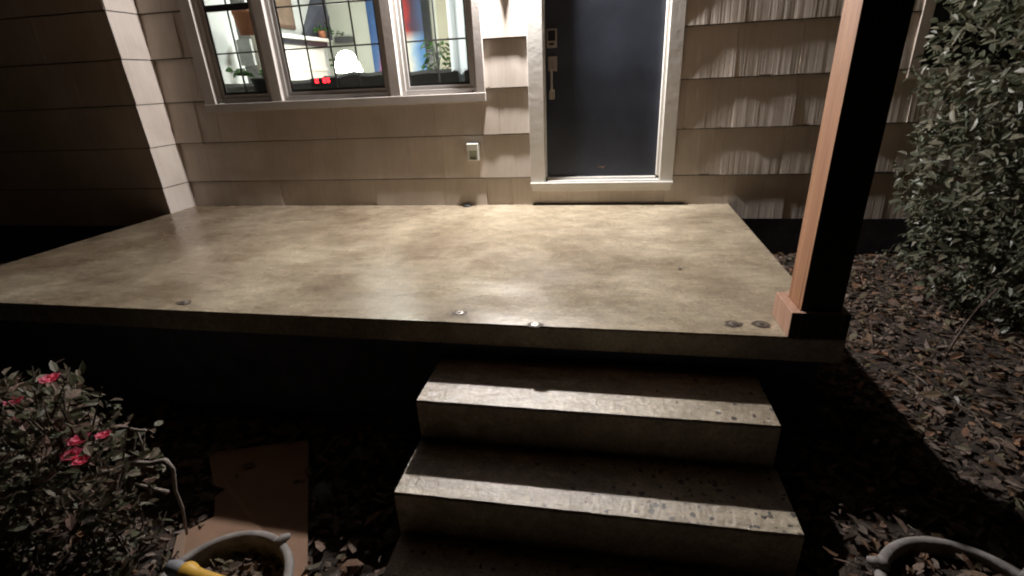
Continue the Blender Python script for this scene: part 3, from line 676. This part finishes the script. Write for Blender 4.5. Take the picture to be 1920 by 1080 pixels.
pot("floor_plant", "tall green plant behind the right window", (-.93, 1.5, .98), .09, .16, simple("ochre_pot", (.38, .30, .12), .6), 60, .08, .15, .32)
ps = thing("plant_stand", "slim stand carrying the tall plant", "stand", (-.93, 1.5, .1)); b = MB(); b.lathe([(0, .88), (.12, .88), (.12, .86), (.02, .85), (.02, .03), (.12, .0), (0, 0)], 20, (-.93, 1.5, .1)); b.build("column", MAT['darkplastic'], ps, smooth=True)
def curtain(label, x0, x1, y, n, zt, zb, mat, amp=.018):
    b = MB(); seg_ = n*8
    for i in range(seg_):
        q = []
        for j in (i, i+1):
            x = x0+(x1-x0)*j/seg_; q.append((x, y+amp*math.sin(j/8*2*math.pi)+.004*math.sin(j*1.7)))
        b.quad((*q[0], zb), (*q[1], zb), (*q[1], zt), (*q[0], zt))
    return tag(b.build("curtain", mat, None, smooth=True), label, "curtain")
shm, t, b_ = new_mat("sheer_white")
tl_ = N(t, "ShaderNodeBsdfTranslucent"); tl_.inputs[0].default_value = (.86, .92, 1, 1); b_.inputs['Base Color'].default_value = (.82, .88, .96, 1); b_.inputs['Roughness'].default_value = .9
nz = N(t, "ShaderNodeTexNoise", Scale=12.0); mr = N(t, "ShaderNodeMapRange"); mr.inputs['To Min'].default_value = .72; mr.inputs['To Max'].default_value = .88; t.links.new(nz.outputs[0], mr.inputs[0])
ms = N(t, "ShaderNodeMixShader"); t.links.new(mr.outputs[0], ms.inputs[0]); t.links.new(b_.outputs[0], ms.inputs[1]); t.links.new(tl_.outputs[0], ms.inputs[2]); t.links.new(ms.outputs[0], t.nodes["Material Output"].inputs[0])
curtain("sheer white curtain at the right edge of the right window", -.46, -.10, .42, 3, 2.5, .3, shm)
curtain("white pleated curtain behind the left window's plant", -2.66, -2.46, .80, 3, 1.56, .3, simple("cream_pleat", (.72, .70, .66), .9, .03))
t_ = bx("grey_panel", simple("grey_card", (.33, .34, .34), .7), None, -3.10, -2.93, 1.15, 1.19, 1.30, 1.56); tag(t_, "grey board standing behind the left window", "board")

CBP = [(-.12, -3.22), (-.53, -2.50), (-1.0, -2.645), (-.82, -2.83), (-.75, -2.84), (-.77, -2.885), (-.70, -2.98), (-.77, -3.06), (-.62, -3.27)]
# ------------------------------------------------------------------ vegetation
litter_cols = [(.16, .12, .095), (.24, .18, .145), (.10, .075, .06), (.31, .25, .21), (.25, .14, .085), (.16, .145, .09), (.21, .17, .145), (.34, .18, .10)]
litter_cols = [tuple(min(.6, c*1.08) for c in q) for q in litter_cols]
litter_m = leaf_mat("dead_leaf", litter_cols, .7, .25)
def in_porch(x, y): return (-3.2 < x < 1.96 and y > -2.34) or (.13 < x < 1.64 and y > -3.33)
def inside(x, y, poly):
    c = False; j = len(poly)-1
    for i in range(len(poly)):
        (xi, yi), (xj, yj) = poly[i], poly[j]
        if (yi > y) != (yj > y) and x < (xj-xi)*(y-yi)/(yj-yi)+xi: c = not c
        j = i
    return c
def litter():
    b = MB()
    def scatter(n, x0, x1, y0, y1, s0, s1):
        k = 0
        while k < n:
            x, y = rnd(x0, x1), rnd(y0, y1)
            if in_porch(x, y) or y > -.03 or (inside(x, y, CBP) and random.random() < .985): k += 1; continue
            h = gz(x, y)+rnd(.0, .035)+.02*max(0, noise.noise(Vector((x*5, y*5, 9))))
            a = rnd(0, 6.283); L = s0*.6+(s1*1.25-s0*.6)*random.random()**1.7
            if noise.noise(Vector((x*4, y*4, 4))) > .30 and random.random() < .6: k += 1; continue
            b.leaf((x, y, h), Vector((math.cos(a), math.sin(a), rnd(-.35, .45))), Vector((rnd(-.8, .8), rnd(-.8, .8), 1)), L, L*rnd(.38, .65), rnd(-.25, .4), rnd(-.2, .5)); k += 1
    scatter(17000, 1.66, 4.9, -3.9, -.05, .028, .066)
    scatter(4200, -2.6, .14, -3.9, -2.35, .035, .08)
    scatter(1200, .0, 2.0, -3.9, -3.2, .035, .08)
    scatter(1500, 4.9, 8, -5, -.05, .06, .1)
    for i in range(150):
        x, y = (rnd(2.0, 4.5), rnd(-3.6, -.3)) if i < 110 else (rnd(-2.0, -.1), rnd(-3.5, -2.9))
        if in_porch(x, y) or inside(x, y, CBP): continue
        a = rnd(0, 6.283); L = rnd(.06, .24); z = gz(x, y)+rnd(.02, .045); m_ = (x+L*.5*math.cos(a), y+L*.5*math.sin(a), z+rnd(0, .02))
        b.tube([(x, y, z), m_, (x+L*math.cos(a+.2), y+L*math.sin(a+.2), gz(x, y)+rnd(.02, .05))], [.0035, .003, .002], 5)
    tag(b.build("leaf_litter", litter_m), "carpet of fallen brown leaves over the soil", "leaves", kind="stuff")
litter()

shrub_m = leaf_mat("evergreen_leaf", [(.085, .10, .065), (.14, .15, .105), (.22, .21, .15), (.11, .125, .08), (.26, .24, .175)], .40, .5)
bark = simple("bark", (.09, .065, .05), .85, .3, 30, .6, 40)
shrub = thing("evergreen_shrub", "tall dense evergreen shrub growing against the wall at the right", "shrub", (3.75, -.95, -.5))
def shrub_leaves():
    b = MB(); lobes = [(3.60, -.95, 1.55, .88, .70, .62), (3.50, -.95, 1.0, .80, .70, .62), (3.52, -.98, .42, .80, .68, .60), (3.62, -1.0, -.05, .78, .65, .50), (3.85, -1.0, -.30, .72, .62, .42), (4.3, -1.0, .6, .8, .7, 1.0), (4.15, -1.1, -.2, .8, .6, .5)]
    for (cx, cy, cz, rx, ry, rz) in lobes:
        n = int(3600*(rx*ry+rx*rz+ry*rz)/1.5)
        for i in range(n):
            d = rdir(); rr = rnd(.55, 1.0)**.35
            bump = 1+.13*noise.noise(Vector((d.x*3+cx, d.y*3, d.z*3+cz)))+.05*noise.noise(Vector((d.x*9+cx, d.y*9, d.z*9+cz)))
            p = Vector((cx+rx*d.x*rr*bump, cy+ry*d.y*rr*bump, cz+rz*d.z*rr*bump))
            if p.y > -.04 or p.z < gz(p.x, p.y) or noise.noise(p*6.5) > .34: continue
            out_ = Vector((d.x/rx, d.y/ry, d.z/rz)).normalized()
            dr = (out_*.6+Vector((rnd(-1,1), rnd(-1,1), rnd(-.9,.5)))).normalized()
            L = rnd(.04, .078); b.leaf(p, dr, out_+rdir()*.7+Vector((0,0,.6)), L, L*.5, rnd(.05, .3), rnd(0, .3))
    b.build("crown", shrub_m, shrub)
    b = MB()
    for i in range(14):
        x, y = 3.75+rnd(-.18, .18), -.95+rnd(-.15, .15); tx, ty, tz = x+rnd(-.75, .6), y+rnd(-.45, .45), rnd(.3, 1.7)
        b.tube([(x, y, gz(x, y)-.05), ((x*2+tx)/3, (y*2+ty)/3, tz*.35), (tx, ty, tz)], [.02, .014, .005], 6)
    b.build("branches", bark, shrub)
shrub_leaves()

rose = thing("rose_bush", "rose bush with small leaves and red-pink blooms in front of the porch", "rose bush", (-1.5, -3.05, -.75))
rose_m = leaf_mat("rose_leaf", [(.08, .085, .05), (.14, .13, .085), (.22, .165, .12), (.11, .13, .075), (.27, .17, .14), (.14, .15, .10)], .55, .35)
def rose_leaves():
    b = MB(); tw = MB()
    lobes = [(-1.32, -3.12, -.20, .36, .30, .28), (-1.05, -3.15, .0, .17, .16, .17), (-1.00, -3.14, -.27, .26, .22, .20), (-1.6, -3.1, -.35, .5, .35, .35), (-1.25, -3.22, -.52, .40, .22, .20), (-2.1, -3.0, -.45, .5, .4, .4), (-.90, -3.2, -.54, .17, .14, .12), (-1.45, -3.28, -.60, .35, .16, .12)]
    for (cx, cy, cz, rx, ry, rz) in lobes:
        n = int(2100*(rx*ry+rx*rz+ry*rz))
        for i in range(n):
            d = rdir(); rr = rnd(.25, 1.0)**.6; bump = 1+.3*noise.noise(Vector((d.x*3+cx, d.y*3, d.z*3)))
            p = Vector((cx+rx*d.x*rr*bump, cy+ry*d.y*rr*bump, cz+rz*d.z*rr*bump))
            if p.z < gz(p.x, p.y) or noise.noise(p*7+Vector((5, 1, 2))) > .22: continue
            L = rnd(.030, .066); b.leaf(p, (d*.6+rdir()*1.2), d+rdir()*.8+Vector((0,0,.5)), L, L*.55, rnd(.05, .3), rnd(0, .3))
        for i in range(9):
            d = rdir(0); a = Vector((cx, cy, max(cz-rz, gz(cx, cy))-.02)); e = Vector((cx+rx*d.x*1.05, cy+ry*d.y*1.05, cz+rz*d.z*1.1)); mid_ = (a+e)/2+rdir()*.06
            tw.tube([a, mid_, e], [.006, .004, .002], 5)
    b.build("foliage", rose_m, rose); tw.build("stems", bark, rose)
    twm = simple("pale_bare_twig", (.24, .20, .17), .8, .25, 40)
    b = MB(); b.tube([(-1.02, -3.1, -.34), (-.96, -3.1, -.32), (-.83, -3.1, -.26), (-.76, -3.1, -.255), (-.68, -3.1, -.23)], [.010, .012, .012, .010, .011], 7)
    b.tube([(-.68, -3.1, -.23), (-.66, -3.1, -.27), (-.69, -3.1, -.38), (-.69, -3.1, -.47), (-.72, -3.1, -.62)], [.011, .008, .007, .006, .005], 7)
    b.tube([(-.87, -3.1, -.37), (-.79, -3.1, -.385), (-.73, -3.1, -.395)], [.006, .008, .010], 7)
    b.tube([(-.88, -3.05, -.29), (-.83, -3.05, -.26), (-.82, -3.05, -.14)], [.006, .005, .004], 6); b.tube([(-.85, -3.05, -.138), (-.815, -3.05, -.142), (-.78, -3.05, -.14)], .006, 6)
    o = b.build("bare_branch", twm, rose, smooth=True)
    pm = leaf_mat("rose_petal", [(.95, .20, .32), (.95, .38, .48), (.88, .10, .20)], .5, .3, .6)
    for (x, y, z, s_) in ((-.93, -3.17, .155, 1.0), (-1.14, -3.17, .045, 1.0), (-1.17, -3.18, -.03, .7), (-.90, -3.19, -.09, 1.15), (-.81, -3.17, -.07, .8), (-.965, -3.19, -.165, 1.15), (-.92, -3.2, -.175, .9)):
        b = MB()
        for ring, (cnt, tilt, rr) in enumerate(((5, 1.6, .014), (6, .9, .022), (7, .35, .028))):
            for j in range(cnt):
                a = 2*math.pi*j/cnt+ring*.5+rnd(-.2, .2); d = Vector((math.cos(a), math.sin(a)*.9, tilt))
                b.leaf(Vector((x, y, z-.008)), d, Vector((0, 0, 1))+Vector((-math.cos(a), -math.sin(a), 0))*.5, rr*1.45*s_, rr*1.3*s_, .2, -.25)
        b.build("bloom", pm, rose)
rose_leaves()

# seedlings and bare saplings on the right
def sapling(label, pts, rads, name="bare_sapling", leaves=0, cat="sapling", L=.05):
    t_ = thing(name, label, cat, pts[0])
    b = MB(); b.tube(pts, rads, 6); 
    p1, p2 = Vector(pts[-2]), Vector(pts[-1])
    b.tube([p1, p1+Vector((.05, .02, .10)), p1+Vector((.08, .02, .17))], [rads[-1], rads[-1]*.8, rads[-1]*.5], 5)
    b.build("stem", bark, t_, smooth=True)
    if leaves:
        b = MB()
        for i in range(leaves):
            k_ = random.random(); q = p1.lerp(p2, k_)+rdir()*.07; b.leaf(q, rdir(-.3), Vector((0, 0, 1))+rdir()*.5, L, L*.5)
        b.build("foliage", shrub_m, t_)
    return t_
sapling("leaning bare twig standing in the leaf litter below the shrub", [(2.62, -1.75, -.62), (2.76, -1.62, -.48), (2.90, -1.50, -.30), (3.02, -1.45, -.12)], [.009, .008, .007, .005])
sapling("thin dark twig standing by the post's shadow", [(2.45, -1.65, -.62), (2.43, -1.60, -.45), (2.40, -1.55, -.28)], [.007, .006, .004])
sapling("small green seedling at the foundation", [(2.98, -.35, -.47), (2.99, -.36, -.40), (2.97, -.37, -.30)], [.005, .004, .003], "seedling", 14, "seedling", .045)
sapling("young leafy shoot at the edge of the slab's shadow", [(2.55, -2.0, -.64), (2.56, -2.0, -.56), (2.58, -2.02, -.48)], [.005, .004, .003], "seedling", 26, "seedling", .05)
sapling("low leafy shoot farther along the slab's shadow edge", [(2.78, -2.3, -.67), (2.79, -2.3, -.60), (2.80, -2.3, -.54)], [.005, .004, .003], "seedling", 26, "seedling", .05)

# ------------------------------------------------------------------ loose things in the bed
cb = simple("brown_cardboard", (.33, .20, .13), .85, .10, 9, .25, 40, bdist=.003)
b = MB()
out_ = CBP
def cz_(x, y): return -0.44-0.080*abs(y)+.022+.008*math.sin(x*6)
tp = [(x, y, cz_(x, y)) for x, y in out_]; bt_ = [(x, y, z-.006) for x, y, z in tp]
b.quad(*tp[::-1]); b.quad(*bt_)
for i in range(len(tp)):
    j = (i+1) % len(tp); b.quad(tp[i], bt_[i], bt_[j], tp[j])
crd = thing("cardboard_sheet", "flattened brown cardboard sheet lying on the leaves before the porch", "cardboard", (-.6, -2.9, -.7))
b.build("panel", cb, crd)
b = MB(); p_ = [(-.77, -3.06, cz_(-.77, -3.06)+.001), (-.62, -3.27, cz_(-.62, -3.27)+.001), (-.68, -3.285, gz(-.68, -3.285)+.035), (-.80, -3.08, gz(-.80, -3.08)+.035)]
b.quad(*p_); b.quad(*[(x, y, z-.006) for x, y, z in p_][::-1])
for i in range(4): j = (i+1) % 4; b.quad(p_[i], p_[j], (p_[j][0], p_[j][1], p_[j][2]-.006), (p_[i][0], p_[i][1], p_[i][2]-.006))
b.build("flap", simple("pale_cardboard", (.42, .29, .21), .85, .08), crd)

resin = simple("weathered_grey_resin", (.26, .235, .22), .75, .35, 14, .8, 24, bdist=.006)
def planter(label, cx, cy, zr, r, lugs, seed):
    t_ = thing("planter", label, "planter", (cx, cy, zr-.16), "half sunk round planters")
    b = MB(); b.lathe([(r-.045, -.20), (r-.018, -.05), (r-.020, -.008), (r-.012, .0), (r+.004, .001), (r+.012, -.005), (r+.014, -.016), (r+.008, -.026), (r-.006, -.028), (r-.035, -.20)], 64, (cx, cy, zr))
    b.build("rim", resin, t_, smooth=True)
    for a in lugs:
        ux, uy = math.cos(a), math.sin(a); b = MB()
        b.tube([(cx+ux*(r-.02)-uy*.0, cy+uy*(r-.02), zr-.004), (cx+ux*(r+.012), cy+uy*(r+.012), zr+.006), (cx+ux*(r+.036), cy+uy*(r+.036), zr-.002)], [.015, .018, .011], 8)
        b.build("lug", resin, t_, smooth=True)
    b = MB(); rs = random.Random(seed)
    for i in range(420):
        a = rs.uniform(0, 6.283); rr = (r-.035)*math.sqrt(rs.random()); L = rs.uniform(.035, .075)
        b.leaf((cx+rr*math.cos(a), cy+rr*math.sin(a), zr-.075+rs.uniform(-.02, .03)-.02*(rr/r)), Vector((rs.uniform(-1,1), rs.uniform(-1,1), rs.uniform(-.3,.5))), Vector((rs.uniform(-.8,.8), rs.uniform(-.8,.8), 1)), L, L*.55, rs.uniform(-.2,.4), rs.uniform(-.2,.4))
    i0 = len(b.v); n = 30; b.quad(*[(cx+(r-.045)*math.cos(2*math.pi*j/n), cy+(r-.045)*math.sin(2*math.pi*j/n), zr-.10) for j in range(n)])
    o = b.build("dead_leaves", litter_m, t_); o['kind'] = "stuff"
planter("round grey planter of dead leaves, standing on the cardboard left of the steps", -.375, -3.335, -.56, .240, [math.radians(62)], 3)
planter("round grey planter of dead leaves, standing right of the steps", 2.03, -3.15, -.425, .240, [math.radians(152), math.radians(34)], 4)

tl = thing("garden_tool", "tool with a yellow handle and grey head across the planter's rim", "garden tool", (-.5, -3.32, -.55))
b = MB(); 
def along(p, q, prof):
    p = Vector(p); q = Vector(q); d = (q-p).normalized(); L = (q-p).length
    return [p+d*(s_*L) for s_, r_ in prof], [r_ for s_, r_ in prof]
A0, A1 = (-.575, -3.30, -.53), (-.19, -3.36, -.53)
pt_, rd_ = along(A0, A1, [(0.15, .012), (.16, .034), (.19, .038), (.23, .036), (.28, .029), (.35, .027), (.6, .028), (1, .029)])
b.tube(pt_, rd_, 16); b.build("handle", simple("yellow_plastic", (.62, .36, .055), .45, .12, 15), tl, smooth=True)
b = MB(); pt_, rd_ = along(A0, A1, [(-.06, .010), (-.03, .022), (.04, .030), (.11, .027), (.155, .024)]); b.tube(pt_, rd_, 14); b.build("head", simple("grey_rubber", (.20, .20, .22), .6, .2), tl, smooth=True)

def twig(label, pts, r):
    b = MB(); n = len(pts); b.tube(pts, [r*(1.1-.5*i/n) for i in range(n)], 7)
    tag(b.build("fallen_twig", simple("weathered_twig", (.26, .22, .19), .85, .25, 40), None, smooth=True), label, "twig", "twigs lying in the leaf bed")
twig("pale stick lying before the rose bush, pointing at the cardboard", [(-1.17, -3.20, -.655), (-1.07, -3.18, -.63), (-.97, -3.15, -.63)], .016)
twig("thin stick lying at the foot of the rose bush near the photo's edge", [(-1.55, -3.28, -.68), (-1.42, -3.24, -.655), (-1.28, -3.22, -.66)], .012)
def rock(label, c, r, mat):
    bm = bmesh.new(); bmesh.ops.create_icosphere(bm, subdivisions=3, radius=1)
    for v in bm.verts:
        k_ = 1+.25*noise.noise(v.co*1.3+Vector(c)); v.co = Vector((v.co.x*r*1.3*k_, v.co.y*r*k_, v.co.z*r*.7*k_))
    me = bpy.data.meshes.new("stone"); bm.to_mesh(me); bm.free(); me.materials.append(mat)
    o = bpy.data.objects.new("stone", me); COL.objects.link(o); o.location = c; tag(o, label, "stone")
rock("grey stone in the dark between the cardboard and the steps", (-.31, -2.78, -.68), .055, simple("grey_stone", (.16, .15, .17), .8, .2))
t_ = thing("withered_plant", "withered brown plant in the dark beside the steps", "plant", (-.10, -2.6, -.7)); b = MB()
for i in range(16):
    a = rnd(0, 6.283); e = (-.10+.13*math.cos(a), -2.6+.10*math.sin(a), -.70+rnd(.05, .22)); b.tube([(-.10, -2.6, -.71), ((e[0]-.1)/2, (e[1]-2.6)/2, e[2]*.5-.33), e], [.004, .003, .002], 5)
b.build("stems", bark, t_); b = MB()
for i in range(80):
    a = rnd(0, 6.283); rr = rnd(.03, .15); b.leaf((-.10+rr*math.cos(a), -2.6+rr*.8*math.sin(a), -.70+rnd(.03, .24)), rdir(), rdir(), .05, .028)
b.build("foliage", litter_m, t_)
